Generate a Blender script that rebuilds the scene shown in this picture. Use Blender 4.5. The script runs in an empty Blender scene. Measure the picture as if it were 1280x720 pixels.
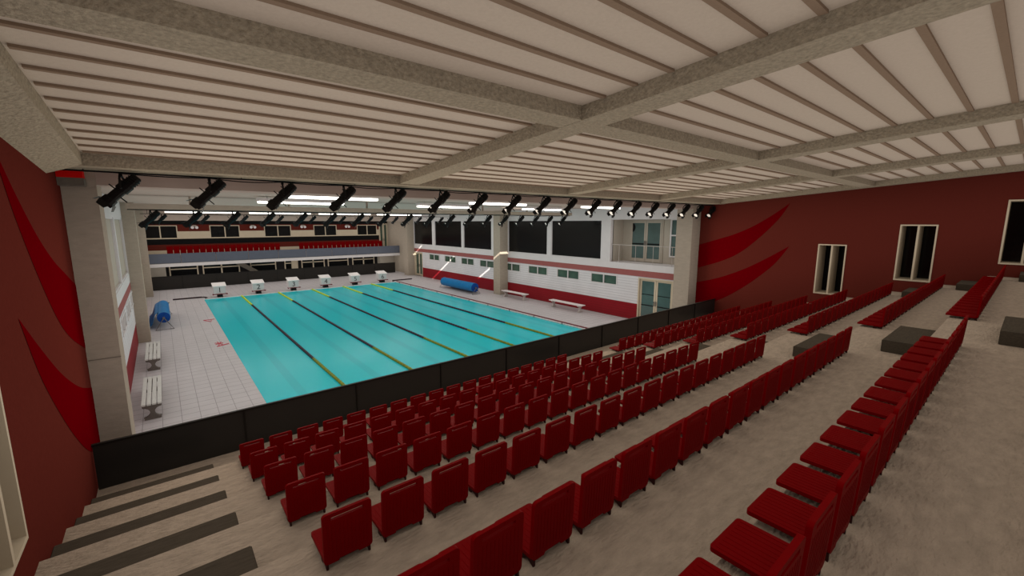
import bpy, bmesh, math, random
from mathutils import Vector, Matrix
random.seed(7)
sc = bpy.context.scene
COL = sc.collection

# ------------------------------------------------------------------ materials
def lin(c):
    return tuple(((v/255.0)/12.92 if v/255.0 <= 0.04045 else ((v/255.0+0.055)/1.055)**2.4) for v in c) + (1.0,)

def new_mat(name):
    m = bpy.data.materials.new(name); m.use_nodes = True
    nt = m.node_tree
    return m, nt, nt.nodes['Principled BSDF']

def mat(name, rgb, rough=0.7, spec=0.3, var=0.0, vscale=6.0, bump=0.0, bscale=40.0, metal=0.0, stretch=(1, 1, 1), emit=0.0):
    """One colour with noise variation and noise bump, in object space."""
    m, nt, b = new_mat(name)
    N, L = nt.nodes, nt.links
    c = lin(rgb)
    b.inputs['Roughness'].default_value = rough
    b.inputs['Metallic'].default_value = metal
    b.inputs['Specular IOR Level'].default_value = spec
    b.inputs['Base Color'].default_value = c
    tc = N.new('ShaderNodeTexCoord'); mp = N.new('ShaderNodeMapping')
    mp.inputs['Scale'].default_value = stretch
    L.new(tc.outputs['Object'], mp.inputs['Vector'])
    n = N.new('ShaderNodeTexNoise'); n.inputs['Scale'].default_value = vscale
    n.inputs['Detail'].default_value = 5.0; n.inputs['Roughness'].default_value = 0.6
    L.new(mp.outputs['Vector'], n.inputs['Vector'])
    r = N.new('ShaderNodeValToRGB')
    v = max(var, 0.015)
    r.color_ramp.elements[0].position = 0.3; r.color_ramp.elements[1].position = 0.7
    r.color_ramp.elements[0].color = tuple(x*(1-v) for x in c[:3]) + (1,)
    r.color_ramp.elements[1].color = tuple(min(1, x*(1+v)) for x in c[:3]) + (1,)
    L.new(n.outputs['Fac'], r.inputs['Fac']); L.new(r.outputs['Color'], b.inputs['Base Color'])
    if bump:
        n2 = N.new('ShaderNodeTexNoise'); n2.inputs['Scale'].default_value = bscale
        n2.inputs['Detail'].default_value = 3.0
        L.new(mp.outputs['Vector'], n2.inputs['Vector'])
        bp = N.new('ShaderNodeBump'); bp.inputs['Strength'].default_value = bump
        bp.inputs['Distance'].default_value = 0.02
        L.new(n2.outputs['Fac'], bp.inputs['Height']); L.new(bp.outputs['Normal'], b.inputs['Normal'])
    if emit:
        b.inputs['Emission Color'].default_value = c
        b.inputs['Emission Strength'].default_value = emit
    return m

def grid_mat(name, rgb, line, su, sv, axes, wu=0.03, wv=0.03, rough=0.5, var=0.05, lines_u=True, lines_v=True, bumpy=0.0):
    """Base colour with thin joint lines repeating every su / sv metres along two object axes."""
    m, nt, b = new_mat(name)
    N, L = nt.nodes, nt.links
    b.inputs['Roughness'].default_value = rough
    b.inputs['Specular IOR Level'].default_value = 0.3
    tc = N.new('ShaderNodeTexCoord'); sp = N.new('ShaderNodeSeparateXYZ')
    L.new(tc.outputs['Object'], sp.inputs[0])
    def band(ax, s, w):
        d = N.new('ShaderNodeMath'); d.operation = 'DIVIDE'; d.inputs[1].default_value = s
        L.new(sp.outputs[ax], d.inputs[0])
        f = N.new('ShaderNodeMath'); f.operation = 'FRACT'; L.new(d.outputs[0], f.inputs[0])
        t = N.new('ShaderNodeMath'); t.operation = 'LESS_THAN'; t.inputs[1].default_value = w
        L.new(f.outputs[0], t.inputs[0]); return t
    outs = []
    if lines_u: outs.append(band(axes[0], su, wu))
    if lines_v: outs.append(band(axes[1], sv, wv))
    o = outs[0]
    if len(outs) == 2:
        mx = N.new('ShaderNodeMath'); mx.operation = 'MAXIMUM'
        L.new(outs[0].outputs[0], mx.inputs[0]); L.new(outs[1].outputs[0], mx.inputs[1]); o = mx
    n = N.new('ShaderNodeTexNoise'); n.inputs['Scale'].default_value = 1.3; n.inputs['Detail'].default_value = 4
    L.new(tc.outputs['Object'], n.inputs['Vector'])
    c = lin(rgb)
    r = N.new('ShaderNodeValToRGB')
    r.color_ramp.elements[0].position = 0.3; r.color_ramp.elements[1].position = 0.7
    r.color_ramp.elements[0].color = tuple(x*(1-var) for x in c[:3]) + (1,)
    r.color_ramp.elements[1].color = tuple(min(1, x*(1+var)) for x in c[:3]) + (1,)
    L.new(n.outputs['Fac'], r.inputs['Fac'])
    mix = N.new('ShaderNodeMix'); mix.data_type = 'RGBA'
    L.new(o.outputs[0], mix.inputs['Factor']); L.new(r.outputs['Color'], mix.inputs[6])
    mix.inputs[7].default_value = lin(line)
    L.new(mix.outputs[2], b.inputs['Base Color'])
    return m

M = {}
M['board'] = mat('ceiling board', (182, 167, 150), 0.9, 0.0, 0.04, 30, 0.12, 120)
M['rib'] = mat('ceiling rib', (128, 108, 90), 0.9, 0.0, 0.05, 30)
M['stucco'] = mat('stucco beam', (142, 130, 111), 0.95, 0.0, 0.22, 24, 1.0, 26)
M['concrete'] = mat('terrace concrete', (150, 134, 116), 0.95, 0.0, 0.14, 9.0, 1.0, 22, stretch=(0.7, 1.6, 1))
M['grey_step'] = mat('grey step', (70, 62, 52), 0.9, 0.0, 0.16, 9, 0.3, 30, stretch=(0.6, 4, 4))
M['wall_red'] = mat('brick red paint', (84, 34, 27), 0.9, 0.0, 0.05, 20, 0.15, 90)
M['swoosh'] = mat('crimson paint', (88, 0, 5), 0.85, 0.0, 0.03, 10)
M['column'] = mat('column concrete', (150, 138, 123), 0.95, 0.0, 0.07, 4.0, 0.3, 12, stretch=(1, 1, 3))
M['seat'] = mat('red seat plastic', (104, 0, 3), 0.6, 0.06, 0.04, 5)
M['bracket'] = mat('seat bracket', (40, 8, 8), 0.6, 0.3, 0.05)
M['black_panel'] = mat('black barrier panel', (34, 31, 28), 0.35, 0.3, 0.05, 3)
M['black_frame'] = mat('black barrier frame', (18, 16, 14), 0.5, 0.3, 0.05, 3)
M['grey_glass'] = mat('grey balcony glass', (84, 88, 98), 0.15, 0.4, 0.04, 3)
M['black'] = mat('matt black', (10, 10, 11), 0.6, 0.3, 0.05)
M['blackglass'] = mat('black glass', (5, 7, 9), 0.12, 0.35, 0.05)
M['darkglass'] = mat('dark window glass', (14, 14, 14), 0.2, 0.3, 0.05)
M['tealglass'] = mat('teal door glass', (70, 88, 84), 0.12, 0.5, 0.25, 0.7)
M['greenglass'] = mat('green window glass', (58, 74, 62), 0.12, 0.5, 0.3, 1.3)
M['white'] = mat('white paint', (190, 184, 181), 0.6, 0.3, 0.03, 3)
M['cream'] = mat('cream frame', (178, 163, 140), 0.7, 0.2, 0.03, 3)
M['beige'] = mat('beige panel', (158, 148, 134), 0.8, 0.2, 0.04, 3)
M['hallceil'] = mat('hall ceiling plaster', (160, 142, 130), 0.9, 0.1, 0.03, 3)
M['siding_w'] = grid_mat('white siding', (190, 186, 185), (136, 130, 130), 1, 0.153, ('Y', 'Z'), wv=0.09, lines_u=False, rough=0.6)
M['siding_r'] = grid_mat('red siding', (122, 14, 24), (84, 8, 16), 1, 0.153, ('Y', 'Z'), wv=0.09, lines_u=False, rough=0.6)
M['band'] = mat('brown red band', (136, 80, 76), 0.8, 0.2, 0.04, 4)
M['deck'] = grid_mat('pool deck tile', (175, 169, 168), (128, 122, 121), 0.42, 0.42, ('X', 'Y'), 0.035, 0.05, rough=0.45, var=0.05)
M['coping'] = mat('white coping', (214, 208, 204), 0.5, 0.3, 0.03, 6)
M['basin'] = mat('basin tile', (150, 205, 205), 0.4, 0.3, 0.03)
M['red_metal'] = mat('dark red rail', (104, 14, 24), 0.45, 0.4, 0.05)
M['dark_metal'] = mat('dark pole', (44, 30, 34), 0.5, 0.4, 0.05)
M['rope_y'] = mat('yellow lane float', (176, 196, 34), 0.5, 0.3, 0.15, 8)
M['rope_g'] = mat('olive lane float', (112, 116, 26), 0.5, 0.3, 0.2, 8)
M['rope_d'] = mat('dark lane float', (48, 26, 40), 0.5, 0.3, 0.15, 8)
M['blue'] = mat('blue cover', (10, 100, 152), 0.5, 0.3, 0.12, 4)
M['blue_d'] = mat('blue cover end', (8, 60, 130), 0.5, 0.3, 0.2, 9)
M['steel'] = mat('grey steel', (120, 116, 112), 0.4, 0.4, 0.05, metal=0.6)
M['leg_grey'] = mat('cast leg', (98, 90, 84), 0.9, 0.1, 0.12, 14, 0.2, 40)
M['bench'] = mat('white bench slat', (188, 185, 178), 0.7, 0.2, 0.04, 6)
M['bench_w'] = mat('pale bench', (206, 196, 192), 0.7, 0.2, 0.04, 6)
M['bench_leg'] = mat('pale bench leg', (168, 158, 152), 0.8, 0.2, 0.06, 6)
M['lens'] = mat('spot lens', (236, 226, 214), 0.3, 0.5, 0.02, emit=0.25)
M['tube'] = mat('lit tube', (255, 250, 240), 0.5, 0.1, 0.01, emit=5.0)
M['box_red'] = mat('bright red paint', (205, 14, 10), 0.7, 0.2, 0.03)
M['cap_grey'] = mat('grey cap', (104, 96, 86), 0.9, 0.1, 0.1, 12, 0.3, 30)
M['mark'] = mat('red deck paint', (182, 84, 92), 0.7, 0.2, 0.1, 30)
M['ink'] = mat('number paint', (24, 20, 26), 0.6, 0.2, 0.02)
M['darkwall'] = mat('dark recess wall', (30, 28, 28), 0.8, 0.2, 0.06, 2)
M['glassrail'] = mat('pale rail glass', (176, 166, 158), 0.2, 0.5, 0.03)

# water: turquoise body, soft reflection, faint lane lines seen through it
def water_mat():
    m, nt, b = new_mat('pool water'); N, L = nt.nodes, nt.links
    b.inputs['Roughness'].default_value = 0.2; b.inputs['Specular IOR Level'].default_value = 0.4
    b.inputs['IOR'].default_value = 1.33
    tc = N.new('ShaderNodeTexCoord'); sp = N.new('ShaderNodeSeparateXYZ'); L.new(tc.outputs['Object'], sp.inputs[0])
    a = N.new('ShaderNodeMath'); a.operation = 'SUBTRACT'; a.inputs[1].default_value = 1.84 + 2.4548/2 - 0.14; L.new(sp.outputs['X'], a.inputs[0])
    d = N.new('ShaderNodeMath'); d.operation = 'DIVIDE'; d.inputs[1].default_value = 2.4548; L.new(a.outputs[0], d.inputs[0])
    f = N.new('ShaderNodeMath'); f.operation = 'FRACT'; L.new(d.outputs[0], f.inputs[0])
    t = N.new('ShaderNodeMath'); t.operation = 'LESS_THAN'; t.inputs[1].default_value = 0.115; L.new(f.outputs[0], t.inputs[0])
    g = N.new('ShaderNodeMath'); g.operation = 'MULTIPLY'; g.inputs[1].default_value = 0.28; L.new(t.outputs[0], g.inputs[0])
    mix = N.new('ShaderNodeMix'); mix.data_type = 'RGBA'
    mix.inputs[6].default_value = lin((12, 176, 184)); mix.inputs[7].default_value = lin((8, 142, 150))
    L.new(g.outputs[0], mix.inputs['Factor']); L.new(mix.outputs[2], b.inputs['Base Color'])
    n = N.new('ShaderNodeTexNoise'); n.inputs['Scale'].default_value = 2.2; n.inputs['Detail'].default_value = 2
    L.new(tc.outputs['Object'], n.inputs['Vector'])
    bp = N.new('ShaderNodeBump'); bp.inputs['Strength'].default_value = 0.05; bp.inputs['Distance'].default_value = 0.05
    L.new(n.outputs['Fac'], bp.inputs['Height']); L.new(bp.outputs['Normal'], b.inputs['Normal'])
    return m
M['water'] = water_mat()

# ------------------------------------------------------------------ mesh helpers
class MB:
    def __init__(s): s.v, s.f, s.m = [], [], []
    def face(s, pts, mi=0):
        i = len(s.v); s.v += [tuple(p) for p in pts]; s.f.append(tuple(range(i, i+len(pts)))); s.m.append(mi)
    def hexa(s, p, mi=0):
        """p: 8 corners, bottom ring then top ring, both counter-clockwise from above."""
        i = len(s.v); s.v += [tuple(q) for q in p]
        for q in ((3, 2, 1, 0), (4, 5, 6, 7), (0, 1, 5, 4), (1, 2, 6, 5), (2, 3, 7, 6), (3, 0, 4, 7)):
            s.f.append(tuple(i+k for k in q)); s.m.append(mi)
        return s
    def box(s, x0, x1, y0, y1, z0, z1, mi=0):
        return s.hexa([(x0, y0, z0), (x1, y0, z0), (x1, y1, z0), (x0, y1, z0), (x0, y0, z1), (x1, y0, z1), (x1, y1, z1), (x0, y1, z1)], mi)
    def tube(s, pts, r, n=8, mi=0, caps=True):
        pts = [Vector(p) for p in pts]; rs = r if isinstance(r, (list, tuple)) else [r]*len(pts)
        rings = []
        up0 = None
        for k, p in enumerate(pts):
            t = (pts[min(k+1, len(pts)-1)] - pts[max(k-1, 0)]).normalized()
            a = up0 if up0 is not None else (Vector((0, 0, 1)) if abs(t.z) < 0.9 else Vector((1, 0, 0)))
            u = t.cross(a).normalized(); w = u.cross(t).normalized(); up0 = w
            i = len(s.v)
            for j in range(n):
                an = 2*math.pi*j/n
                s.v.append(tuple(p + u*math.cos(an)*rs[k] + w*math.sin(an)*rs[k]))
            rings.append(i)
        for a, b in zip(rings, rings[1:]):
            for j in range(n):
                s.f.append((a+j, b+j, b+(j+1) % n, a+(j+1) % n)); s.m.append(mi)
        if caps:
            s.f.append(tuple(rings[0]+j for j in range(n))); s.m.append(mi)
            s.f.append(tuple(rings[-1]+j for j in reversed(range(n)))); s.m.append(mi)
        return s
    def prism(s, poly, fn, d0, d1, mi=0):
        """poly 2D, fn(u, v, d) -> 3D point; extruded from d0 to d1."""
        n = len(poly); i = len(s.v)
        s.v += [tuple(fn(u, v, d0)) for u, v in poly] + [tuple(fn(u, v, d1)) for u, v in poly]
        s.f.append(tuple(range(i, i+n))); s.m.append(mi)
        s.f.append(tuple(range(i+2*n-1, i+n-1, -1))); s.m.append(mi)
        for k in range(n):
            s.f.append((i+k, i+n+k, i+n+(k+1) % n, i+(k+1) % n)); s.m.append(mi)
        return s
    def build(s, name, mats, parent=None, bevel=0.0, smooth=False, fix=True):
        me = bpy.data.meshes.new(name); me.from_pydata(s.v, [], s.f); me.update()
        for x in (mats if isinstance(mats, (list, tuple)) else [mats]): me.materials.append(x)
        for p, k in zip(me.polygons, s.m): p.material_index = k; p.use_smooth = smooth
        if fix:
            bm = bmesh.new(); bm.from_mesh(me); bmesh.ops.recalc_face_normals(bm, faces=bm.faces)
            if bevel:
                bmesh.ops.bevel(bm, geom=[e for e in bm.edges], offset=bevel, segments=2, affect='EDGES', clamp_overlap=True)
            bm.to_mesh(me); bm.free()
        o = bpy.data.objects.new(name, me); COL.objects.link(o)
        if parent is not None: o.parent = parent
        return o

def tag(o, label, cat, group=None, kind=None):
    o['label'] = label; o['category'] = cat
    if group: o['group'] = group
    if kind: o['kind'] = kind
    return o
def struct(o, label=None):
    o['kind'] = 'structure'
    if label: o['label'] = label
    return o
def thing(name, loc, label, cat, group=None, rz=0.0, kind=None):
    e = bpy.data.objects.new(name, None); COL.objects.link(e); e.location = loc; e.rotation_euler = (0, 0, rz)
    e.empty_display_size = 0.2
    return tag(e, label, cat, group, kind)
def holder(name, loc, label=None):
    e = bpy.data.objects.new(name, None); COL.objects.link(e); e.location = loc; e.empty_display_size = 0.2
    return struct(e, label)
def dup(root, loc, label, rz=None, name=None):
    r = root.copy(); COL.objects.link(r); r.location = loc; r['label'] = label
    if rz is not None: r.rotation_euler = (0, 0, rz)
    for ch in list(root.children):
        c = ch.copy(); COL.objects.link(c); c.parent = r
        for g in ch.children:
            d = g.copy(); COL.objects.link(d); d.parent = c
    return r
ORD = 'zeroth first second third fourth fifth sixth seventh eighth ninth tenth eleventh twelfth thirteenth fourteenth fifteenth sixteenth seventeenth eighteenth nineteenth twentieth'.split()

# ------------------------------------------------------------------ dimensions (metres, camera 5.4 m above the pool deck)
XL, XR = -1.186, 20.2
EYE = 5.4
YR = 9.34                      # barrier line
ZB = 1.021                     # walkway behind the barrier
RISE, DEPTH = 0.388, 1.219
tz = lambda k: ZB + RISE*k
ty = lambda k: YR - DEPTH*k
YBACK = -3.2
roofz = lambda y: 6.22 + 0.078*(9.7 - y)   # underside of the sloped beams
YF = 44.0                      # far barrier
YFW = 47.0                     # wall behind the far balcony
HZ = 6.25                      # hall ceiling

# ------------------------------------------------------------------ walls with openings
def holed_wall(name, to3, u0, u1, z0, z1, holes, mats, matf, depth, cuts_u=(), cuts_z=(), reveal=None, extra=None):
    """to3(u, z, d): d = distance behind the visible face. holes: (u0, u1, z0, z1)."""
    us = sorted(set([u0, u1] + list(cuts_u) + [h[i] for h in holes for i in (0, 1)]))
    zs = sorted(set([z0, z1] + list(cuts_z) + [h[i] for h in holes for i in (2, 3)]))
    mb = MB()
    for a, b in zip(us, us[1:]):
        for c, d in zip(zs, zs[1:]):
            mu, mz = (a+b)/2, (c+d)/2
            if any(h[0] < mu < h[1] and h[2] < mz < h[3] for h in holes): continue
            mb.face([to3(a, c, 0), to3(b, c, 0), to3(b, d, 0), to3(a, d, 0)], matf(mu, mz))
            mb.face([to3(a, c, depth), to3(a, d, depth), to3(b, d, depth), to3(b, c, depth)], matf(mu, mz))
    for h in holes:
        rm = reveal if reveal is not None else 0
        a, b, c, d = h
        for p, q in (((a, c), (b, c)), ((b, c), (b, d)), ((b, d), (a, d)), ((a, d), (a, c))):
            mb.face([to3(*p, 0), to3(*q, 0), to3(*q, depth), to3(*p, depth)], rm)
    for p, q in (((u0, z0), (u1, z0)), ((u1, z0), (u1, z1)), ((u1, z1), (u0, z1)), ((u0, z1), (u0, z0))):
        mb.face([to3(*p, 0), to3(*q, 0), to3(*q, depth), to3(*p, depth)], 0)
    if extra: extra(mb)
    return struct(mb.build(name, mats, fix=False))

WN = [0]; DN = [0]
def window(to3, a, b, c, d, setback, pane_mat, frame_mat, fw=0.05, div=1, label=None, proud=0.0, fd=0.06, hdiv=None, divf=None):
    """A framed window in the opening a..b x c..d; divf: depth of the dividing mullions measured from the face."""
    WN[0] += 1
    e = holder('window_%d' % WN[0], to3((a+b)/2, c, 0), label)
    off = Vector(e.location)
    def bx(mb, u0, u1, z0, z1, d0, d1):
        P = [to3(u0, z0, d0), to3(u1, z0, d0), to3(u1, z0, d1), to3(u0, z0, d1), to3(u0, z1, d0), to3(u1, z1, d0), to3(u1, z1, d1), to3(u0, z1, d1)]
        mb.hexa([Vector(p)-off for p in P])
    f = MB(); d0, d1 = -proud, setback+fd
    if divf is None: d0 = setback-fd
    bx(f, a, a+fw, c, d, d0, d1); bx(f, b-fw, b, c, d, d0, d1)
    bx(f, a+fw, b-fw, c, c+fw, d0, d1); bx(f, a+fw, b-fw, d-fw, d, d0, d1)
    f.build('window_frame', frame_mat, e)
    step = (b-a)/(div) if div else b-a
    for k in range(1, div):
        m = MB(); u = a+step*k
        bx(m, u-fw*0.6, u+fw*0.6, c+fw, d-fw, d0, d1); m.build('mullion', frame_mat, e)
    if hdiv:
        m = MB(); bx(m, a+fw, b-fw, hdiv-fw*0.5, hdiv+fw*0.5, d0, d1); m.build('transom', frame_mat, e)
    for k in range(div):
        p = MB(); bx(p, a+step*k+fw*0.5, a+step*(k+1)-fw*0.5, c+fw*0.5, d-fw*0.5, setback, setback+0.02)
        p.build('pane', pane_mat, e)
    return e
def door(to3, a, b, c, d, setback, pane_mat, frame_mat, label, fw=0.07, leaves=2, bars=()):
    DN[0] += 1
    e = holder('door_%d' % DN[0], to3((a+b)/2, c, 0), label); off = Vector(e.location)
    def bx(mb, u0, u1, z0, z1, d0, d1):
        P = [to3(u0, z0, d0), to3(u1, z0, d0), to3(u1, z0, d1), to3(u0, z0, d1), to3(u0, z1, d0), to3(u1, z1, d0), to3(u1, z1, d1), to3(u0, z1, d1)]
        mb.hexa([Vector(p)-off for p in P])
    f = MB(); D0, D1 = -0.03, setback+0.08
    bx(f, a, a+fw, c, d, D0, D1); bx(f, b-fw, b, c, d, D0, D1); bx(f, a+fw, b-fw, d-fw, d, D0, D1)
    f.build('door_frame', frame_mat, e)
    st = (b-a-2*fw)/leaves
    for k in range(leaves):
        u0 = a+fw+st*k; u1 = u0+st
        l = MB(); w = 0.11
        bx(l, u0+0.01, u0+w, c+0.02, d-fw, setback-0.02, setback+0.03); bx(l, u1-w, u1-0.01, c+0.02, d-fw, setback-0.02, setback+0.03)
        bx(l, u0+w, u1-w, c+0.02, c+0.2, setback-0.02, setback+0.03); bx(l, u0+w, u1-w, d-fw-0.1, d-fw, setback-0.02, setback+0.03)
        lo = l.build('door_leaf', frame_mat, e)
        p = MB(); bx(p, u0+w, u1-w, c+0.2, d-fw-0.1, setback, setback+0.015); p.build('pane', pane_mat, lo)
        for zb, th, mm in bars:
            q = MB(); bx(q, u0+w, u1-w, zb, zb+th, setback-0.015, setback-0.001); q.build('glazing_bar', mm, lo)
        h = MB(); hu = u1-w/2 if k == 0 else u0+w/2
        bx(h, hu-0.015, hu+0.015, c+0.95, c+1.2, setback-0.07, setback-0.04); bx(h, hu-0.012, hu+0.012, c+0.97, c+1.0, setback-0.05, setback-0.01); bx(h, hu-0.012, hu+0.012, c+1.15, c+1.18, setback-0.05, setback-0.01)
        h.build('door_handle', M['steel'], lo)
    return e

# side walls of the stands, with the red swooshes painted on them
SW = [([(6.55, 6.2), (7.2, 5.7), (7.95, 5.22), (8.7, 4.87), (9.35, 4.65), (10.3, 4.34)],
       [(6.95, 5.52), (7.67, 4.70), (8.42, 4.04), (9.2, 3.62), (10.3, 3.22)]),
      ([(6.43, 4.44), (7.2, 3.91), (8.1, 3.36), (9.2, 2.85), (10.3, 2.5)],
       [(6.93, 3.66), (7.65, 2.92), (8.35, 2.33), (9.0, 1.88), (9.6, 1.60), (10.3, 1.40)])]
def smooth_line(pts, n=28):
    """Catmull-Rom through pts, sampled in equal steps."""
    out = []
    P = [pts[0]] + list(pts) + [pts[-1]]
    segs = len(pts)-1
    for i in range(n+1):
        t = i/n*segs; k = min(int(t), segs-1); u = t-k
        p0, p1, p2, p3 = P[k], P[k+1], P[k+2], P[k+3]
        out.append(tuple(0.5*((2*p1[j]) + (-p0[j]+p2[j])*u + (2*p0[j]-5*p1[j]+4*p2[j]-p3[j])*u*u + (-p0[j]+3*p1[j]-3*p2[j]+p3[j])*u**3) for j in (0, 1)))
    return out
STAND_WIN = [(4.5, 5.42, 2.6, 4.57), (2.09, 3.05, 3.38, 5.34), (-0.32, 0.64, 4.13, 6.1)]
for side, X, s in (('left', XL, -1), ('right', XR, 1)):
    to3 = lambda u, z, d, X=X, s=s: (X + s*d, u, z)
    def paint(mb, X=X, s=s):
        for up, lo in SW:
            tip = up[0]
            A = smooth_line(up); B = smooth_line([tip]+lo)
            for (a0, a1, b0, b1) in zip(A, A[1:], B, B[1:]):
                mb.face([(X-s*0.004, b0[0], b0[1]), (X-s*0.004, b1[0], b1[1]), (X-s*0.004, a1[0], a1[1]), (X-s*0.004, a0[0], a0[1])], 1)
    holed_wall('wall_%s' % side, to3, YBACK, 10.32, 0.0, 7.6, STAND_WIN, [M['wall_red'], M['swoosh'], M['cream']], lambda u, z: 0, 1.0, reveal=2, extra=paint)
    for k, h in enumerate(STAND_WIN):
        window(to3, *h, 0.86, M['blackglass'], M['cream'], fw=0.045, div=2, proud=0.02, divf=0,
               label='cream framed deep black window in the red %s wall, %s from the barrier' % (side, ORD[k+1]))

# back wall and terrace of the stands
mb = MB(); mb.box(XL-0.4, XR+0.4, YBACK-0.3, YBACK, 0, 7.6)
struct(mb.build('wall_back', M['wall_red']))
mb = MB()
NT = 10
for k in range(0, NT):
    y1 = ty(k) if k else YR+0.25
    y0 = ty(k+1)-0.02 if k < NT-1 else YBACK
    mb.box(XL, XR, max(y0, YBACK), y1, 0 if k == 0 else tz(k)-0.5, tz(k))
struct(mb.build('floor_terrace', M['concrete']))

# half-height grey step blocks in the three aisles
AISLES = [('left', XL+0.002, 0.345), ('middle', 8.83, 10.32), ('right', 18.86, XR-0.002)]
for an, x0, x1 in AISLES:
    for k in range(0, 8):
        mb = MB(); w = x1-x0
        mb.box(-w/2, w/2, -0.28, 0.28, 0, RISE/2)
        o = mb.build('step_block', M['grey_step'], bevel=0.008)
        o.location = ((x0+x1)/2, ty(k+1)+0.283, tz(k)+0.001)
        tag(o, 'grey half step block in the %s aisle, %s up from the walkway' % (an, ORD[k+1]), 'step', 'grey step blocks in the aisles')

# ------------------------------------------------------------------ ceiling and beams of the stands
mb = MB()
CB = 0.18
ya, yb = YBACK-0.3, 9.4
mb.hexa([(XL, ya, roofz(ya)+CB), (XR, ya, roofz(ya)+CB), (XR, yb, roofz(yb)+CB), (XL, yb, roofz(yb)+CB),
         (XL, ya, roofz(ya)+CB+0.2), (XR, ya, roofz(ya)+CB+0.2), (XR, yb, roofz(yb)+CB+0.2), (XL, yb, roofz(yb)+CB+0.2)], 0)
BEAMS = [(XL, -0.79, 0.15), (4.28, 4.74, 0), (9.74, 10.2, 0), (14.8, 15.26, 0), (19.75, XR, 0)]
CROSS = [(3.82, 4.2), (-1.9, -1.5)]
for (l, r) in zip(BEAMS, BEAMS[1:]):
    x0, x1 = l[1]+0.03, r[0]-0.03
    y = 8.67+0.435
    while y > -2.6:
        if not any(c0-0.08 < y < c1+0.08 for c0, c1 in CROSS):
            z = roofz(y)+CB
            mb.box(x0, x1, y-0.034, y+0.034, z-0.022, z+0.01, 1)
        y -= 0.435
struct(mb.build('ceiling', [M['board'], M['rib']]))
for x0, x1, drop in BEAMS:
    mb = MB(); y0, y1 = YBACK, 9.25
    z0, z1 = roofz(y0), roofz(y1)
    mb.hexa([(x0, y0, z0-drop), (x1, y0, z0), (x1, y1, z1), (x0, y1, z1-drop), (x0, y0, z0+0.5), (x1, y0, z0+0.5), (x1, y1, z1+0.5), (x0, y1, z1+0.5)])
    struct(mb.build('ceiling_beam', M['stucco']))
for c0, c1 in CROSS:
    mb = MB()
    mb.hexa([(XL, c0, roofz(c0)+0.004), (XR, c0, roofz(c0)+0.004), (XR, c1, roofz(c1)+0.004), (XL, c1, roofz(c1)+0.004), (XL, c0, roofz(c0)+0.4), (XR, c0, roofz(c0)+0.4), (XR, c1, roofz(c1)+0.4), (XL, c1, roofz(c1)+0.4)])
    struct(mb.build('cross_beam', M['stucco']))
mb = MB(); mb.box(XL, XR, 9.2, 10.15, 6.24, 6.62)
struct(mb.build('front_beam', M['stucco']))
# painted beam end and grey cap on the left column
mb = MB(); mb.box(XL+0.002, -0.88, 10.02, 10.3, 6.115, 6.235, 0); struct(mb.build('trim_1', M['box_red']))
mb = MB(); mb.box(XL+0.002, -0.87, 10.02, 10.3, 5.99, 6.115, 0); struct(mb.build('trim_2', M['cap_grey']))

# ------------------------------------------------------------------ black barrier in front of the first row
bar = thing('barrier', (XL, YR, ZB), 'long black panelled barrier along the walkway in front of the red seats', 'barrier')
px = [0.0] + [0.94+2.17*i-XL for i in range(9)] + [XR-XL]
for a, b in zip(px, px[1:]):
    mb = MB(); mb.box(a+0.012, b-0.012, -0.012, 0.012, 0.0, 0.765); mb.build('panel', M['black_panel'], bar)
for a in px[1:-1]:
    mb = MB(); mb.box(a-0.012, a+0.012, -0.035, 0.02, 0.0, 0.765); mb.build('post', M['black_frame'], bar)
mb = MB(); mb.box(0, XR-XL, -0.03, 0.03, 0.765, 0.80); mb.build('top_rail', M['black_frame'], bar)

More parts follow.
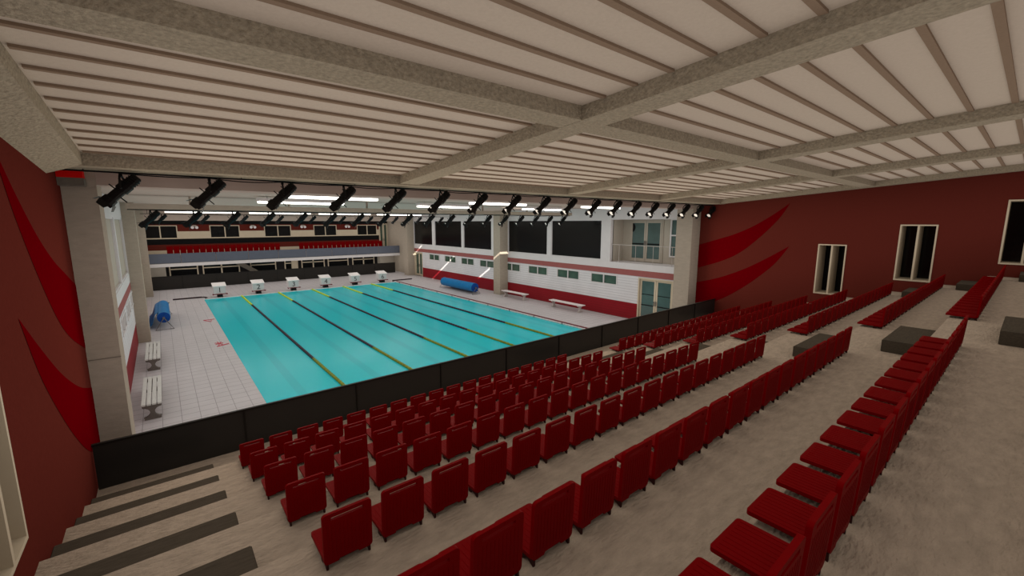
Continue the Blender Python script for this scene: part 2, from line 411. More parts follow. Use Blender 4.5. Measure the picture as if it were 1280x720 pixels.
# ------------------------------------------------------------------ stadium seats
def rounded(w, h, rt, rb, n=4):
    """Outline w x h, bottom centre at origin, top radius rt, bottom radius rb."""
    P = []
    for cx, cy, r, a0 in ((w/2-rb, rb, rb, -90), (w/2-rt, h-rt, rt, 0), (-w/2+rt, h-rt, rt, 90), (-w/2+rb, rb, rb, 180)):
        for i in range(n+1):
            a = math.radians(a0+90*i/n); P.append((cx+r*math.cos(a), cy+r*math.sin(a)))
    return P
def slotted_plate(w, h, rt, rb, slot, fn, d0, d1):
    """Plate with a rectangular slot (x0, x1, y0, y1), built as columns of quads between outline and slot."""
    n = 5
    def top(x):
        q = abs(x)-(w/2-rt); return h if q <= 0 else h-rt+math.sqrt(max(0, rt*rt-q*q))
    def bot(x):
        q = abs(x)-(w/2-rb); return (0.018 if abs(x) < w*0.2 else 0) if q <= 0 else rb-math.sqrt(max(0, rb*rb-q*q))
    xs = set([slot[0], slot[1], -w*0.2-0.004, -w*0.2+0.004, w*0.2-0.004, w*0.2+0.004])
    for r in (rt, rb):
        for i in range(n+1):
            a = math.pi/2*i/n
            xs.add(round(w/2-r+r*math.sin(a), 5)); xs.add(round(-(w/2-r+r*math.sin(a)), 5))
    xs = sorted(xs)
    mb = MB()
    def quad(x0, x1, y00, y01, y10, y11):
        p = [(x0, y00), (x1, y10), (x1, y11), (x0, y01)]
        mb.face([fn(u, v, d0) for u, v in p]); mb.face([fn(u, v, d1) for u, v in reversed(p)])
    for x0, x1 in zip(xs, xs[1:]):
        m = (x0+x1)/2
        if slot[0] < m < slot[1]:
            quad(x0, x1, bot(x0), slot[2], bot(x1), slot[2]); quad(x0, x1, slot[3], top(x0), slot[3], top(x1))
            for v in (slot[2], slot[3]): mb.face([fn(x0, v, d0), fn(x1, v, d0), fn(x1, v, d1), fn(x0, v, d1)])
        else:
            quad(x0, x1, bot(x0), top(x0), bot(x1), top(x1))
        mb.face([fn(x0, top(x0), d0), fn(x1, top(x1), d0), fn(x1, top(x1), d1), fn(x0, top(x0), d1)])
        mb.face([fn(x0, bot(x0), d0), fn(x1, bot(x1), d0), fn(x1, bot(x1), d1), fn(x0, bot(x0), d1)])
    for x in (xs[0], xs[-1]): mb.face([fn(x, bot(x), d0), fn(x, top(x), d0), fn(x, top(x), d1), fn(x, bot(x), d1)])
    for x in slot[:2]: mb.face([fn(x, slot[2], d0), fn(x, slot[3], d0), fn(x, slot[3], d1), fn(x, slot[2], d1)])
    return mb

SEAT_W, BACK_H = 0.346, 0.392
def seat_proto(name, label, cat, group, back_h=BACK_H, w=SEAT_W, rows=True):
    """Origin: centre of the seat at its tread, front edge of the step at y = 0; faces +Y."""
    r = thing(name, (0, 0, 0), label, cat, group)
    # pan
    mb = MB(); pw = w*0.95
    poly = rounded(pw, 0.38, 0.022, 0.010, 3)
    mb.prism(poly, lambda u, v, d: (u, -0.335+v, d), 0.045, 0.070)
    for i in range(9):
        u = -pw*0.42+pw*0.84*i/8
        mb.box(u-0.003, u+0.003, -0.31, 0.02, 0.0695, 0.0715)
    mb.build('seat', M['seat'], r)
    lean = 0.05
    fn = lambda u, v, d: (u, -0.325-d-lean*v, 0.045+v)
    mb = slotted_plate(w, back_h, 0.026, 0.03, (-w*0.33, w*0.33, back_h-0.052, back_h-0.030), fn, 0.0, 0.026)
    for i in range(11):
        u = -w*0.40+w*0.80*i/10
        mb.prism([(u-0.003, 0.05), (u+0.003, 0.05), (u+0.003, back_h-0.08), (u-0.003, back_h-0.08)], fn, 0.0255, 0.0275)
    mb.build('backrest', M['seat'], r)
    for sx in (-1, 1):
        b = MB(); x = sx*(w/2-0.022)
        b.prism([(-0.345, 0.0), (-0.34, 0.0), (-0.28, 0.03), (-0.25, 0.0), (-0.21, 0.0), (-0.21, 0.046), (-0.345, 0.046)], lambda u, v, d, x=x: (x+d, u, v), -0.008, 0.008)
        b.build('bracket', M['bracket'], r)
    return r

proto = None
PITCH = 0.429
for k in range(1, 8):
    for block, x0, n in (('before', 0.675, 18), ('beyond', 10.68, 20)):
        for i in range(n):
            lab = 'red stadium seat, %s along the %s row from the barrier, block %s the middle steps' % (ORD[i+1], ORD[k], block)
            loc = (x0+SEAT_W/2+PITCH*i, ty(k), tz(k))
            if proto is None:
                proto = seat_proto('stadium_seat', lab, 'seat', 'red seats on the terrace'); proto.location = loc
            else:
                dup(proto, loc, lab)

# ------------------------------------------------------------------ pool hall: deck, pool, columns, ceiling
PX0, PX1, PY0, PY1 = 2.02, 16.46, 13.0, 37.0
mb = MB()
for a in ((XL, PX0, YR+0.2, YF+4), (PX1, XR, YR+0.2, YF+4), (PX0, PX1, YR+0.2, PY0), (PX0, PX1, PY1, YF+4)):
    mb.box(*a, -0.3, 0.0)
struct(mb.build('floor', M['deck']), 'pale tiled pool deck')
mb = MB()
for a in ((PX1-0.10, PX1, PY0, PY1), (PX0, PX1-0.1, PY1-0.12, PY1), (PX0, PX1-0.1, PY0, PY0+0.12)):
    mb.box(*a, -0.35, 0.02)
struct(mb.build('trim_3', M['coping']), 'white pool coping')
mb = MB(); mb.box(PX0, PX1, PY0, PY1, -2.1, -2.0, 0); struct(mb.build('floor_basin', M['basin']))
mb = MB()
nx, ny = 4, 6
mb.face([(PX0, PY0+0.12, -0.02), (PX1-0.1, PY0+0.12, -0.02), (PX1-0.1, PY1-0.12, -0.02), (PX0, PY1-0.12, -0.02)])
o = mb.build('pool_water', M['water'], fix=False); tag(o, 'flat turquoise water filling the six lane swimming pool', 'water', kind='stuff')

def column(x0, x1, y0, y1, z1=HZ):
    mb = MB(); mb.box(x0, x1, y0, y1, 0, z1); return struct(mb.build('column', M['column']))
for y0, y1 in ((10.3, 11.1), (25.1, 25.9), (40.5, 41.4)):
    column(XL+0.0, -0.75, y0, y1); column(19.45, XR, y0, y1)
mb = MB(); mb.box(-1.172, -0.745, 10.292, 10.3, 2.985, 2.995); struct(mb.build('trim_4', M['cap_grey']), 'thin joint line across the left column')

# hall ceiling with three thin roof slits, added to shape the sun streaks
SLITS = [(19.9, 15.6, 17.6), (26.3, 14.9, 17.0), (33.6, 16.6, 17.6)]
HOLES = [(a, b, y-0.17, y+0.17) for y, a, b in SLITS]
to3c = lambda u, v, d: (u, v, HZ+d)
holed_wall('ceiling_hall', to3c, XL, XR, 10.15, YFW+0.3, HOLES, [M['hallceil']], lambda u, v: 0, 0.05)
for n, (y0, y1, z0) in enumerate(((10.32, 10.95, 6.03), (40.6, 41.2, 5.52))):
    mb = MB(); mb.box(XL, XR, y0, y1, z0, HZ); struct(mb.build('ceiling_lintel', M['hallceil']))

mb = MB(); mb.box(-0.72, 19.39, 17.9, 18.25, 5.81, 5.98)
for i in range(7): mb.box(0.9+i*3.0-0.03, 0.9+i*3.0+0.03, 18.04, 18.10, 5.98, HZ)
struct(mb.build('ceiling_lintel', M['column']))
# ------------------------------------------------------------------ hall side walls
UP = [(36.65, 40.5, 3.2, 5.57), (31.5, 36.2, 3.2, 5.57), (27.15, 31.2, 3.2, 5.57), (20.85, 25.1, 3.2, 5.57), (16.25, 20.5, 3.2, 5.57)]
LOW = [(16.0, 1), (18.9, 2), (21.77, 3), (24.62, 4), (27.8, 5), (30.6, 6), (33.42, 7), (36.35, 8)]
BALC = (11.2, 15.6, 3.15, 5.57)
for side, X, s in (('left', XL, -1), ('right', XR, 1)):
    to3 = lambda u, z, d, X=X, s=s: (X + s*d, u, z)
    lows = [(c-0.98, c+0.98, 1.8, 2.4) for c, _ in LOW]
    doors = [(11.5, 13.6, 0.0, 2.42), (38.75, 40.45, 0.0, 2.42)]
    holes = UP + lows + doors + [BALC]
    def mf(u, z):
        if u > 41.4: return 4
        return 3 if z > 2.8 else (2 if z > 2.47 else (0 if z > 0.92 else 1))
    holed_wall('wall_hall_%s' % side, to3, 10.3, YFW+0.3, 0, HZ, holes, [M['siding_w'], M['siding_r'], M['band'], M['white'], M['column']], mf, 0.25, cuts_u=(41.4,), cuts_z=(0.92, 2.47, 2.8), reveal=3)
    for k, h in enumerate(UP):
        window(to3, *h, 0.08, M['darkglass'] if side == 'right' else M['beige'], M['white'], fw=0.06, div=1, label='large dark upper window in the %s hall wall, %s from the far end' % (side, ORD[k+1]))  # left panes beige: grazing reflection put into the pane colour
    for (c, n), h in zip(LOW, lows):
        window(to3, *h, 0.03, M['greenglass'] if side == 'right' else M['white'], M['white'], fw=0.055, div=2, proud=0.025, divf=0, label='low white framed two pane window in the %s siding, %s from the near end' % (side, ORD[n]))
    door(to3, *doors[0], 0.1, M['tealglass'], M['cream'], 'glazed double door at the near end of the %s hall wall' % side, bars=((0.9, 0.05, M['black']), (1.5, 0.03, M['black'])))
    door(to3, *doors[1], 0.1, M['greenglass'], M['cream'], 'glazed double door at the far end of the %s hall wall' % side)
    # upper gallery recess
    y0, y1, z0, z1 = BALC
    mb = MB()
    b = lambda u0, u1, a, c, d0, d1, mi: mb.hexa([to3(u0, a, d0), to3(u1, a, d0), to3(u1, a, d1), to3(u0, a, d1), to3(u0, c, d0), to3(u1, c, d0), to3(u1, c, d1), to3(u0, c, d1)], mi)
    b(y0-0.6, y1+0.1, z0-0.1, z1+0.5, 1.2, 1.3, 0)
    b(y0-0.6, y1+0.1, z0-0.12, z0, 0.2, 1.3, 1)
    b(y0-0.6, y1+0.1, z1, z1+0.12, 0.2, 1.3, 0)
    b(y1, y1+0.12, z0, z1, 0.2, 1.3, 0)
    b(y0-0.7, y0-0.6, z0, z1, 0.2, 1.3, 0)
    struct(mb.build('wall_gallery_%s' % side, [M['beige'], M['white']]))
    g3 = lambda u, z, d, X=X, s=s: (X + s*(1.2+d-0.02), u, z)
    gd = door(g3, 12.95, 15.1, z0+0.02, 5.55, -0.02, M['tealglass'], M['beige'], 'glazed double door at the back of the %s upper gallery' % side, bars=((4.15, 0.08, M['black']),))
    leaf = [c for c in gd.children if c.name.startswith('door_leaf')][-1]
    mb = MB(); mb.prism([(15.1-0.19+0.0, 5.13+0.0)]+[(14.915-0.17*math.sin(math.pi*i/10), 5.12-0.24*math.cos(math.pi*i/10)) for i in range(11)], lambda u, v, d, g=g3, e=gd: Vector(g(u, v, -0.045+d))-Vector(e.location), 0.0, 0.012)
    mb.build('disc', M['black'], leaf)
    window(g3, 11.6, 12.5, 3.55, 5.6, -0.03, M['tealglass'], M['white'], fw=0.07, div=1, hdiv=4.72, label='tall window beside the %s gallery door' % side)
    r = thing('glass_balustrade', to3(y1, z0, 0.12), 'thin glass balustrade with rail across the %s upper gallery opening' % side, 'balustrade')
    L = y1-y0; sgn = 1
    mb = MB(); mb.tube([(0, 0, 1.0), (0, -L, 1.0)], 0.014, 8); mb.build('hand_rail', M['glassrail'], r)
    for i in range(4):
        mb = MB(); yy = -L*(i+0.5)/4; mb.tube([(0, yy, 0), (0, yy, 1.0)], 0.010, 8); mb.build('post', M['glassrail'], r)

# ------------------------------------------------------------------ far end: barrier, balcony, wall
fb = thing('barrier', (XL, YF, 0), 'long black panelled barrier across the far end of the pool deck', 'barrier')
W = 19.62-XL
for i in range(9):
    mb = MB(); mb.box(W*i/9+0.02, W*(i+1)/9-0.02, -0.015, 0.015, 0.0, 1.06); mb.build('panel', M['black_panel'], fb)
for i in range(1, 9):
    mb = MB(); mb.box(W*i/9-0.02, W*i/9+0.02, -0.03, 0.03, 0.0, 1.06); mb.build('post', M['black_frame'], fb)
mb = MB(); mb.box(0, W, -0.03, 0.03, 1.06, 1.10); mb.build('top_rail', M['black_frame'], fb)

mb = MB(); mb.box(XL, XR, YF-0.05, YFW+0.3, 1.84, 2.1); struct(mb.build('floor_balcony', M['white']), 'pale balcony slab over the far end')
bb = thing('glass_balustrade', (XL, YF, 2.1), 'grey glass panel balustrade along the front of the far balcony', 'balustrade')
W2 = XR-XL
for i in range(9):
    mb = MB(); mb.box(W2*i/9+0.015, W2*(i+1)/9-0.015, -0.012, 0.012, 0.04, 0.80); mb.build('panel', M['grey_glass'], bb)
mb = MB(); mb.box(0, W2, -0.03, 0.03, 0.0, 0.04); mb.build('base_rail', M['steel'], bb)

q = (YFW-0.0)/44.0
zz = lambda z: 5.4+(z-5.4)*q
xx = lambda x: x*q
to3f = lambda u, z, d: (u, YFW+d, z)
FW = [(-1.1, 1.17), (3.31, 5.46), (7.33, 9.53), (11.5, 13.65), (15.65, 17.75)]
fh = [(max(XL+0.1, xx(a)), xx(b), zz(4.09), zz(5.15)) for a, b in FW]
fd = (xx(17.95), xx(18.95), zz(2.6)-0.0, zz(5.3))
def far_m(u, z):
    if z > zz(5.22): return 0
    if z > zz(4.67): return 1
    if z > zz(4.07): return 2
    if z > zz(3.62): return 0
    if z > zz(3.17): return 1
    return 2
holed_wall('wall_far', to3f, XL, XR, 2.1, HZ, fh+[fd], [M['black'], M['wall_red'], M['cream']], far_m, 0.25, cuts_z=[zz(v) for v in (5.22, 4.67, 4.07, 3.62, 3.17)], reveal=2)
for k, h in enumerate(fh):
    window(to3f, *h, 0.06, M['darkglass'], M['cream'], fw=0.07, div=2, label='cream framed dark window above the far balcony, %s from its left end' % ORD[k+1])
door(to3f, *fd, 0.06, M['greenglass'], M['cream'], 'narrow glazed door at the right end of the far balcony')
mb = MB(); mb.box(XL, XR, YFW+0.31, YFW+0.4, 0, HZ); struct(mb.build('wall_outer', M['darkwall']))

# recess below the balcony
to3r = lambda u, z, d: (u, 46.4+d, z)
rq = 46.4/44
RW = [(0.35, 2.25), (2.55, 5.2), (6.0, 8.05), (8.75, 9.9), (10.2, 12.3), (12.6, 14.6), (15.0, 17.3)]
RW = [(a*rq, b*rq) for a, b in RW]
mb = MB(); mb.box(XL, XR, 46.46, 46.6, 0, 1.84); struct(mb.build('wall_recess', M['darkwall']))
for k, (a, b) in enumerate(RW):
    window(to3r, a, b, 0.25, 1.82, 0.0, M['darkglass'], M['cream'], fw=0.09, div=2 if b-a > 2.2 else 1, hdiv=1.42, fd=0.05, label='cream framed dark window under the far balcony, %s from the left' % ORD[k+1])
mb = MB(); mb.box(XL, 0.15, 45.4, 46.4, 0, 1.84); struct(mb.build('wall_recess_left', M['beige']))
mb = MB(); mb.box(18.6, XR, 45.6, 46.4, 0, 1.84); struct(mb.build('wall_recess_right', M['beige']))
mb = MB(); mb.box(9.83, 10.33, 46.2, 46.4, 0, 1.84); struct(mb.build('wall_recess_pier', M['cream']))
st = thing('staircase', (5.9, 45.2, 0), 'dark sloping stair stringer seen under the far balcony', 'staircase')
mb = MB(); mb.hexa([(1.7, 0, 0), (2.3, 0, 0), (2.3, 0.5, 0), (1.7, 0.5, 0), (-1.0, 0, 1.82), (-0.3, 0, 1.82), (-0.3, 0.5, 1.82), (-1.0, 0.5, 1.82)]); mb.build('stringer', M['cap_grey'], st)
for i in range(8):
    mb = MB(); f = (i+0.5)/8; x = 2.0-2.65*f; mb.box(x-0.2, x+0.2, 0.5, 1.1, 1.82*f-0.02, 1.82*f+0.02); mb.build('tread', M['cap_grey'], st)

# seats of the far balcony, facing the pool (-Y)
bp = None; cnt = 0
for block, x0, n in (('left', 0.55, 19), ('right', 10.35, 19)):
    for i in range(n):
        lab = 'small red balcony seat, %s from the left in the far %s block' % (ORD[i+1], block)
        loc = (x0*1.03+0.445*i, 45.15, 2.66)
        if bp is None:
            bp = seat_proto('balcony_seat', lab, 'seat', 'red seats on the far balcony', back_h=0.74, w=0.40)
            bp.location = loc; bp.rotation_euler = (0, 0, math.pi)
        else:
            dup(bp, loc, lab)
mb = MB(); mb.box(XL, XR, 44.9, 45.9, 2.1, 2.66); struct(mb.build('floor_balcony_step', M['concrete']))

# twin-head emergency lamps on the red panels
EL = [(240, 2.3), (313, 6.45), (385, 10.55), (437, 14.65)]
el = None
for i, (_, x) in enumerate(EL):
    lab = 'twin headed white emergency lamp above the far balcony, %s from the left' % ORD[i+1]
    loc = (xx(x), YFW-0.01, zz(5.02))
    if el is None:
        el = thing('emergency_wall_lamp', loc, lab, 'lamp', 'emergency lamps on the far wall')
        mb = MB(); mb.box(-0.14, 0.14, -0.1, 0.0, 0.02, 0.16); mb.build('housing', M['beige'], el)
        for sx in (-1, 1):
            mb = MB(); mb.tube([(sx*0.15, -0.02, 0.05), (sx*0.15, -0.12, 0.0), (sx*0.15, -0.26, -0.06)], [0.06, 0.11, 0.12], 12); mb.build('lamp_head', M['bench_w'], el)
    else: dup(el, loc, lab)

# ------------------------------------------------------------------ pool furniture
X0, LANE = 1.843, 2.4548
for k in range(1, 6):
    x = X0+LANE*k
    t = thing('lane_rope', (x, PY0, -0.02), 'floating lane rope with yellow ends, %s counted from the star marked pool edge' % ORD[k], 'lane rope', 'lane ropes across the pool')
    L = PY1-PY0
    def floats(name, a, b, m):
        mb = MB(); pts, rs = [], []
        n = int((b-a)/0.12)
        for i in range(n+1):
            y = a+(b-a)*i/n
            pts += [(0, y, 0.03)]; rs += [0.062 if i % 2 else 0.045]
        mb.tube(pts, rs, 8); return mb.build(name, m, t)
    o = floats('float_section', 0.13, 4.75, M['rope_g']); o['label'] = 'olive near end floats'
    floats('float_section', 4.75, L-4.75, M['rope_d'])
    o = floats('float_section', L-4.75, L-0.13, M['rope_y']); o['label'] = 'yellow far end floats'

def text_mesh(name, body, size, m, parent, loc, rot):
    c = bpy.data.curves.new(name, 'FONT'); c.body = body; c.size = size; c.align_x = 'CENTER'; c.align_y = 'CENTER'; c.extrude = 0.002
    o = bpy.data.objects.new(name, c); COL.objects.link(o); bpy.context.view_layer.update()
    me = bpy.data.meshes.new_from_object(o.evaluated_get(bpy.context.evaluated_depsgraph_get()))
    bpy.data.objects.remove(o); me.materials.clear(); me.materials.append(m)
    n = bpy.data.objects.new(name, me); COL.objects.link(n); n.parent = parent; n.location = loc; n.rotation_euler = rot
    return n
for k in range(6):
    x = X0+LANE*(k+0.5)-0.06
    t = thing('starting_block', (x, PY1+0.30, 0.0), 'white starting block with sloping top and number %d at the far pool end' % (k+1), 'starting block', 'starting blocks')
    mb = MB(); mb.box(-0.16, 0.16, -0.30, 0.25, 0.0, 0.24); mb.build('pedestal', M['black'], t)
    mb = MB(); mb.hexa([(-0.36, -0.24, 0.28), (0.36, -0.24, 0.28), (0.36, 0.4, 0.28), (-0.36, 0.4, 0.28), (-0.36, -0.24, 0.80), (0.36, -0.24, 0.80), (0.36, 0.4, 0.95), (-0.36, 0.4, 0.95)]); mb.build('body', M['white'], t)
    mb = MB(); mb.hexa([(-0.42, -0.34, 0.80), (0.42, -0.34, 0.80), (0.42, 0.46, 0.98), (-0.42, 0.46, 0.98), (-0.42, -0.34, 0.85), (0.42, -0.34, 0.85), (0.42, 0.46, 1.03), (-0.42, 0.46, 1.03)]); mb.build('platform', M['coping'], t, bevel=0.006)
    mb = MB(); mb.tube([(-0.42, -0.29, 0.25), (0.42, -0.29, 0.25)], 0.028, 8); mb.tube([(-0.4, -0.29, 0.25), (-0.4, 0.1, 0.25)], 0.022, 8); mb.tube([(0.4, -0.29, 0.25), (0.4, 0.1, 0.25)], 0.022, 8)
    mb.box(-0.46, -0.38, -0.34, -0.26, 0.21, 0.29); mb.box(0.38, 0.46, -0.34, -0.26, 0.21, 0.29)
    mb.build('hand_grip', M['red_metal'], t)
    text_mesh('number', str(k+1), 0.52, M['ink'], t, (0.0, -0.244, 0.53), (math.pi/2, 0, 0))

# red grab rail along the right pool edge
t = thing('grab_rail', (PX1-0.12, PY0, 0), 'long dark red grab rail along the pool edge below the white siding', 'rail')
mb = MB(); mb.tube([(0, 0.2, 0.10), (0, PY1-PY0-0.5, 0.10)], 0.035, 8); mb.build('bar', M['red_metal'], t)
for i in range(11):
    y = 0.4+i*2.25
    mb = MB(); mb.tube([(0, y, 0.10), (0, y, -0.03)], 0.02, 6); mb.build('post', M['dark_metal'], t)
# poles at the far corners
t = thing('pole', (0.3, 37.75, 0.0), 'dark pole with hook lying on the deck beside starting block one', 'pole')
mb = MB(); mb.tube([(0, 0, 0.05), (1.65, 0.0, 0.05)], 0.05, 8); mb.build('shaft', M['dark_metal'], t)
mb = MB(); mb.tube([(1.65, 0.0, 0.05), (1.85, -0.15, 0.05), (1.93, -0.5, 0.05), (1.8, -0.75, 0.05)], 0.035, 8); mb.build('hook', M['dark_metal'], t)
t = thing('pole', (16.4, 37.5, 0.0), 'dark red pole lying on the deck beside starting block six', 'pole')
mb = MB(); mb.tube([(0, 0, 0.05), (2.0, 0.1, 0.05)], 0.05, 8); mb.build('shaft', M['dark_metal'], t)
mb = MB(); mb.tube([(0, 0, 0.05), (-0.12, -0.25, 0.04), (-0.05, -0.45, 0.03)], 0.035, 8); mb.build('hook', M['dark_metal'], t)
# painted depth marks on the left deck
mb = MB()
mb.tube([(1.45, 28.75, 0.006), (1.95, 28.8, 0.006)], 0.025, 4); mb.tube([(1.45, 28.75, 0.006), (1.75, 28.1, 0.006), (1.8, 28.75, 0.006)], 0.025, 4)
struct(mb.build('trim_5', M['mark']), 'red triangle mark on the deck at the pool edge')
mb = MB()
mb.tube([(1.5, 22.2, 0.006), (1.95, 22.45, 0.006)], 0.03, 4)
for a in range(7):
    an = a*math.pi/3.5; mb.tube([(1.62, 22.75, 0.006), (1.62+0.16*math.cos(an), 22.75+0.36*math.sin(an), 0.006)], 0.02, 4)
struct(mb.build('trim_6', M['mark']), 'red star mark on the deck at the pool edge')

# benches
def hourglass(w, h, n=8):
    L = [(-w/2, h), (-w/2, h-0.05)]
    for i in range(n+1):
        a = -math.pi/2+math.pi*i/n
        L.append((-w/2+0.02+ (w/2-0.07)*math.cos(a), (h/2)-(h/2-0.07)*math.sin(a)))
    L += [(-w/2+0.03, 0.05), (-w/2+0.03, 0)]
    return L + [(-x, y) for x, y in reversed(L)]
def bench(loc, length, width, label, slat, leg, slats, legs_at):
    t = thing('bench', loc, label, 'bench')
    h = 0.46
    gap = 0.02; sw = (width-gap*(slats-1))/slats
    for i in range(slats):
        x = -width/2+(sw+gap)*i
        mb = MB(); mb.box(x, x+sw, 0, length, h-0.045, h); mb.build('slat', slat, t, bevel=0.005)
    for y in legs_at:
        mb = MB(); mb.prism(hourglass(width*0.96, h-0.045), lambda u, v, d: (u, y+d, v), -0.05, 0.05); mb.build('leg', leg, t)
    return t
bench((-0.61, 14.9, 0), 2.75, 0.44, 'white slatted bench by the left wall, nearer to the barrier', M['bench'], M['leg_grey'], 4, (0.08, 2.6))
bench((-0.62, 20.0, 0), 2.85, 0.44, 'white slatted bench by the left wall, farther from the barrier', M['bench'], M['leg_grey'], 4, (0.08, 2.7))
bench((19.35, 21.95, 0), 2.6, 0.42, 'pale bench by the red siding, beside the concrete column', M['bench_w'], M['bench_leg'], 1, (0.25, 2.35))
bench((19.35, 16.8, 0), 2.75, 0.42, 'pale bench by the red siding, nearer to the glazed door', M['bench_w'], M['bench_leg'], 1, (0.25, 2.5))

# pool cover reels
def reel(loc, length, r, label, zc, sheet_dir):
    t = thing('cover_reel', loc, label, 'cover reel')
    mb = MB()
    mb.tube([(0, 0.0, zc), (0, length, zc)], r, 24); mb.build('cover_roll', M['blue'], t, smooth=False)
    mb = MB()
    for k in range(3): 
        rr = r*(0.98-0.3*k); mb.tube([(0, -0.012*(k+1), zc), (0, 0.0, zc)], rr, 20)
    mb.build('roll_end', M['blue_d'], t)
    mb = MB(); sd = sheet_dir
    pts = [(sd*r*0.75, zc+r*0.72), (sd*(r+0.06), zc+0.1), (sd*(r+0.22), 0.22), (sd*(r+0.36), 0.06)]
    for a, b in zip(pts, pts[1:]):
        y0, y1 = (0.5, length-0.2)
        mb.hexa([(a[0], y0, a[1]), (a[0]+0.02*sd, y0, a[1]+0.01), (a[0]+0.02*sd, y1, a[1]+0.01), (a[0], y1, a[1]), (b[0], y0, b[1]), (b[0]+0.02*sd, y0, b[1]+0.01), (b[0]+0.02*sd, y1, b[1]+0.01), (b[0], y1, b[1])])
    mb.build('loose_sheet', M['blue'], t)
    for y in (-0.16, length+0.1):
        mb = MB(); mb.tube([(0, y, zc), (0.36, y, 0.03), (-0.36, y, 0.03), (0, y, zc)], 0.025, 6); mb.tube([(0, y-0.06, zc), (0, y+0.2, zc)], 0.05, 8); mb.build('stand', M['steel'], t)
    mb = MB(); mb.tube([(0, length+0.2, zc), (0.28, length+0.22, zc+0.05), (0.28, length+0.4, zc+0.05)], 0.025, 6); mb.build('crank', M['dark_metal'], t)
    return t
reel((-0.22, 27.6, 0), 4.3, 0.27, 'blue pool cover rolled on a reel by the left column', 0.62, -1)
reel((18.2, 26.6, 0), 4.6, 0.34, 'long blue pool cover reel lying along the red siding', 0.50, 1)

# ------------------------------------------------------------------ ceiling lights of the hall
fx = None
for r_, (y, xs, ln) in enumerate(((12.5, (2.6, 8.4, 14.2), 2.5), (16.4, (2.6, 8.4, 14.2), 2.8), (27.4, (0.4, 5.2, 10.0, 14.8), 4.2), (36.5, (0.4, 5.2, 10.0, 14.8), 4.2))):
    for c, x in enumerate(xs):
        t = thing('linear_light', (x, y, 6.03), 'glowing linear ceiling light, %s row from the stands, %s from the left wall' % (ORD[r_+1], ORD[c+1]), 'light', 'linear lights under the hall ceiling')
        mb = MB(); mb.box(0, ln, -0.16, 0.16, 0.06, 0.16); mb.build('housing', M['white'], t)
        mb = MB(); mb.box(0.03, ln-0.03, -0.13, 0.13, 0.0, 0.06); mb.build('diffuser', M['tube'], t)
        for hx in (0.3, ln-0.3):
            mb = MB(); mb.tube([(hx, 0, 0.15), (hx, 0, HZ-6.03)], 0.012, 6); mb.build('hanger', M['white'], t)

# ------------------------------------------------------------------ stage spots on three bars
def spot_proto(label):
    t = thing('stage_spotlight', (0, 0, 0), label, 'spotlight', 'black spotlights on the bars')
    d = Vector((-0.66, 0.14, -0.66)).normalized()
    c = Vector((0.0, 0.0, -0.21))
    u = d.cross(Vector((0, 0, 1))).normalized(); w = u.cross(d).normalized()
    mb = MB()
    P = lambda s: c+d*s
    mb.tube([P(-0.30), P(-0.28), P(-0.12), P(-0.11), P(0.02), P(0.03), P(0.20), P(0.22), P(0.30)], [0.06, 0.08, 0.085, 0.10, 0.10, 0.08, 0.08, 0.10, 0.105], 12)
    for s in (-0.24, -0.20, -0.16):
        mb.tube([P(s), P(s+0.015)], [0.096, 0.096], 12)
    body = mb.build('body', M['black'], t)
    mb = MB()
    for p0, p1, rr in ((P(-0.02)-u*0.10, P(-0.02)-u*0.17, 0.016), (P(-0.02)+u*0.10, P(-0.02)+u*0.17, 0.016), (P(0.06)+w*0.08, P(0.06)+w*0.17, 0.010), (P(0.12)-w*0.08, P(0.12)-w*0.18, 0.010), (P(-0.1)+w*0.08, P(-0.1)+w*0.15, 0.010)):
        mb = MB(); mb.tube([p0, p1], rr, 6); mb.build('knob', M['black'], body)
    for e in ((u, 1), (u, -1), (w, 1), (w, -1)):
        a = e[0]*e[1]; b = w if e[0] is u else u
        q0 = P(0.29)+a*0.11; q1 = P(0.38)+a*0.15
        mb = MB(); mb.face([q0-b*0.09, q0+b*0.09, q1+b*0.06, q1-b*0.06]); mb.build('barn_door', M['black'], body, fix=False)
    mb = MB(); mb.tube([P(0.285), P(0.304)], 0.088, 12); mb.build('lens', M['lens'], body)
    mb = MB()
    a = P(-0.02)
    for sx in (-1, 1):
        mb.tube([a+u*sx*0.15, a+u*sx*0.15+Vector((0, 0, 0.09)), Vector((0, 0, 0.0))+u*sx*0.06], 0.016, 6)
    mb.tube([u*-0.06, u*0.06], 0.018, 6)
    mb.build('yoke', M['black'], t)
    mb = MB(); mb.tube([(0, 0, 0), (0, 0, 0.044)], 0.025, 8); mb.build('clamp', M['black'], t)
    return t
sp0 = None
BARS = [('front', 9.72, 6.15, 18, -0.42*0.953, 1.265*0.953), ('middle', 18.08, 5.735, 18, -0.15, 1.113), ('far', 31.0, 5.80, 10, 0.2, 1.97)]
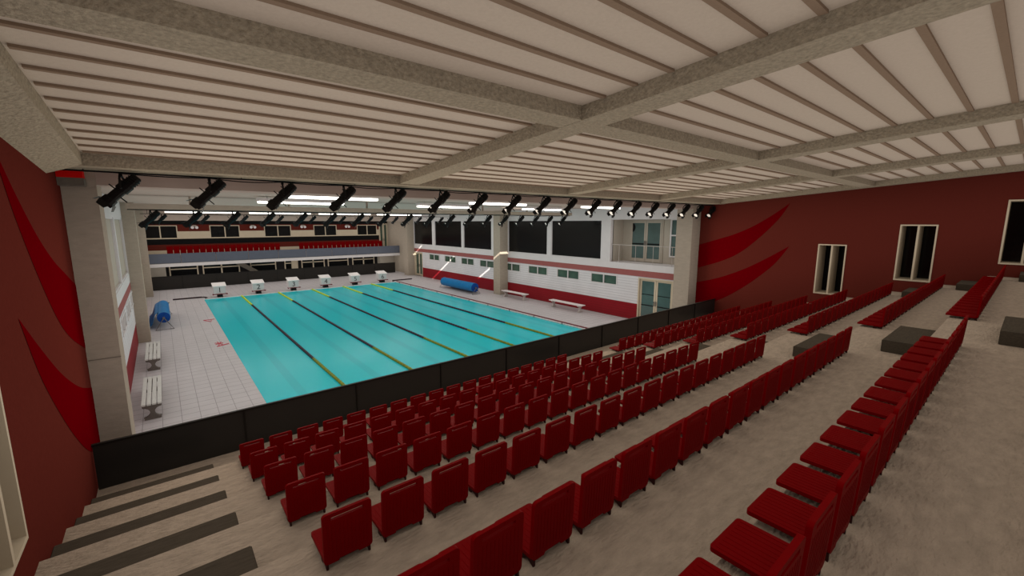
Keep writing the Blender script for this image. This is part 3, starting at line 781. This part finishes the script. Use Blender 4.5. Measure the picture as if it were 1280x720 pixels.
for nm, y, z, n, x0, dx in BARS:
    bx0 = XL+0.05 if nm == 'front' else -0.70
    bx1 = XR-0.05 if nm == 'front' else 19.40
    t = thing('lighting_bar', (bx0, y, z+0.06), 'thin dark lighting bar carrying the %s row of spotlights' % nm, 'lighting bar')
    mb = MB(); mb.tube([(0.0, 0, 0), (bx1-bx0, 0, 0)], 0.014, 8); mb.build('pipe', M['black'], t)
    top = {'front': 6.238, 'middle': 5.808, 'far': HZ}[nm]
    for i in range(10):
        mb = MB(); x = 0.3+i*2.15; mb.tube([(x, 0, 0), (x, 0, top-z-0.062)], 0.010, 6)
        mb.build('bracket', M['black'], t)
    # slack cable looping from lamp to lamp
    mb = MB(); pts = []
    for i in range((n-1)*8+1):
        f = i/8
        pts.append((x0+dx*f, y+0.045, z+0.05-0.035*abs(math.sin(f*math.pi))*(1 if int(f) % 2 else 0.5)))
    mb.tube(pts, 0.010, 5)
    tag(mb.build('cable', M['black']), 'thin black cable slung along the %s lighting bar' % nm, 'cable')
    for i in range(n):
        lab = 'black stage spotlight, %s from the left wall on the %s lighting bar' % (ORD[i+1], nm)
        if sp0 is None:
            sp0 = spot_proto(lab); sp0.location = (x0, y, z)
        else:
            dup(sp0, (x0+dx*i, y, z), lab)

# ------------------------------------------------------------------ lights
def area(name, loc, rot, sx, sy, power, col):
    l = bpy.data.lights.new(name, 'AREA'); l.shape = 'RECTANGLE'; l.size = sx; l.size_y = sy; l.energy = power; l.color = col; l.specular_factor = 0.0
    o = bpy.data.objects.new(name, l); COL.objects.link(o); o.location = loc; o.rotation_euler = rot
    return o
WARM = (1.0, 0.86, 0.70); NEU = (1.0, 0.96, 0.95)
for y in (14.5, 19.5, 30, 36):
    for x in (4.5, 14.5):
        area('hall light', (x, y, 5.9), (0, 0, 0), 6, 1.2, 26, NEU)
# added unseen area lamp, stands in for hall light spilling into the stands
area('hall opening fill', ((XL+XR)/2, 9.9, 4.0), (math.radians(-90), 0, 0), 20.5, 3.4, 200, WARM)
def point(name, loc, power, col, r):
    l = bpy.data.lights.new(name, 'POINT'); l.energy = power; l.color = col; l.shadow_soft_size = r
    o = bpy.data.objects.new(name, l); COL.objects.link(o); o.location = loc; return o
sun = bpy.data.lights.new('sun', 'SUN'); sun.energy = 14.0; sun.angle = math.radians(0.4); sun.color = (1.0, 0.93, 0.85)
so = bpy.data.objects.new('sun', sun); COL.objects.link(so)
so.rotation_euler = Vector((0.5, 1.0, -0.6)).to_track_quat('-Z', 'Y').to_euler()

w = bpy.data.worlds.new('world'); sc.world = w; w.use_nodes = True
bg = w.node_tree.nodes['Background']; bg.inputs[0].default_value = (1.0, 0.93, 0.84, 1); bg.inputs[1].default_value = 0.032
# ambient light with contact shadowing, as part of the renderer's global illumination
sc.cycles.use_fast_gi = True
sc.cycles.fast_gi_method = 'ADD'
w.light_settings.ao_factor = 0.5
w.light_settings.distance = 1.6
sc.cycles.max_bounces = 6
sc.cycles.diffuse_bounces = 3

sc.view_settings.view_transform = 'Standard'
sc.view_settings.look = 'None'
sc.view_settings.exposure = 0.0

# ------------------------------------------------------------------ camera
f, yaw, pit, rol = 533.2465, 0.6876, 0.1523, 0.0008
fw = Vector((math.sin(yaw)*math.cos(pit), math.cos(yaw)*math.cos(pit), -math.sin(pit)))
rt = Vector((math.cos(yaw), -math.sin(yaw), 0)); up = rt.cross(fw)
r2 = rt*math.cos(rol)+up*math.sin(rol); u2 = -rt*math.sin(rol)+up*math.cos(rol)
cd = bpy.data.cameras.new('camera'); cam = bpy.data.objects.new('camera', cd); COL.objects.link(cam)
m = Matrix((r2, u2, -fw)).transposed().to_4x4(); m.translation = (0, 0, EYE)
cam.matrix_world = m
cd.sensor_width = 36.0; cd.lens = f/1280*36.0; cd.clip_start = 0.05; cd.clip_end = 200
sc.camera = cam
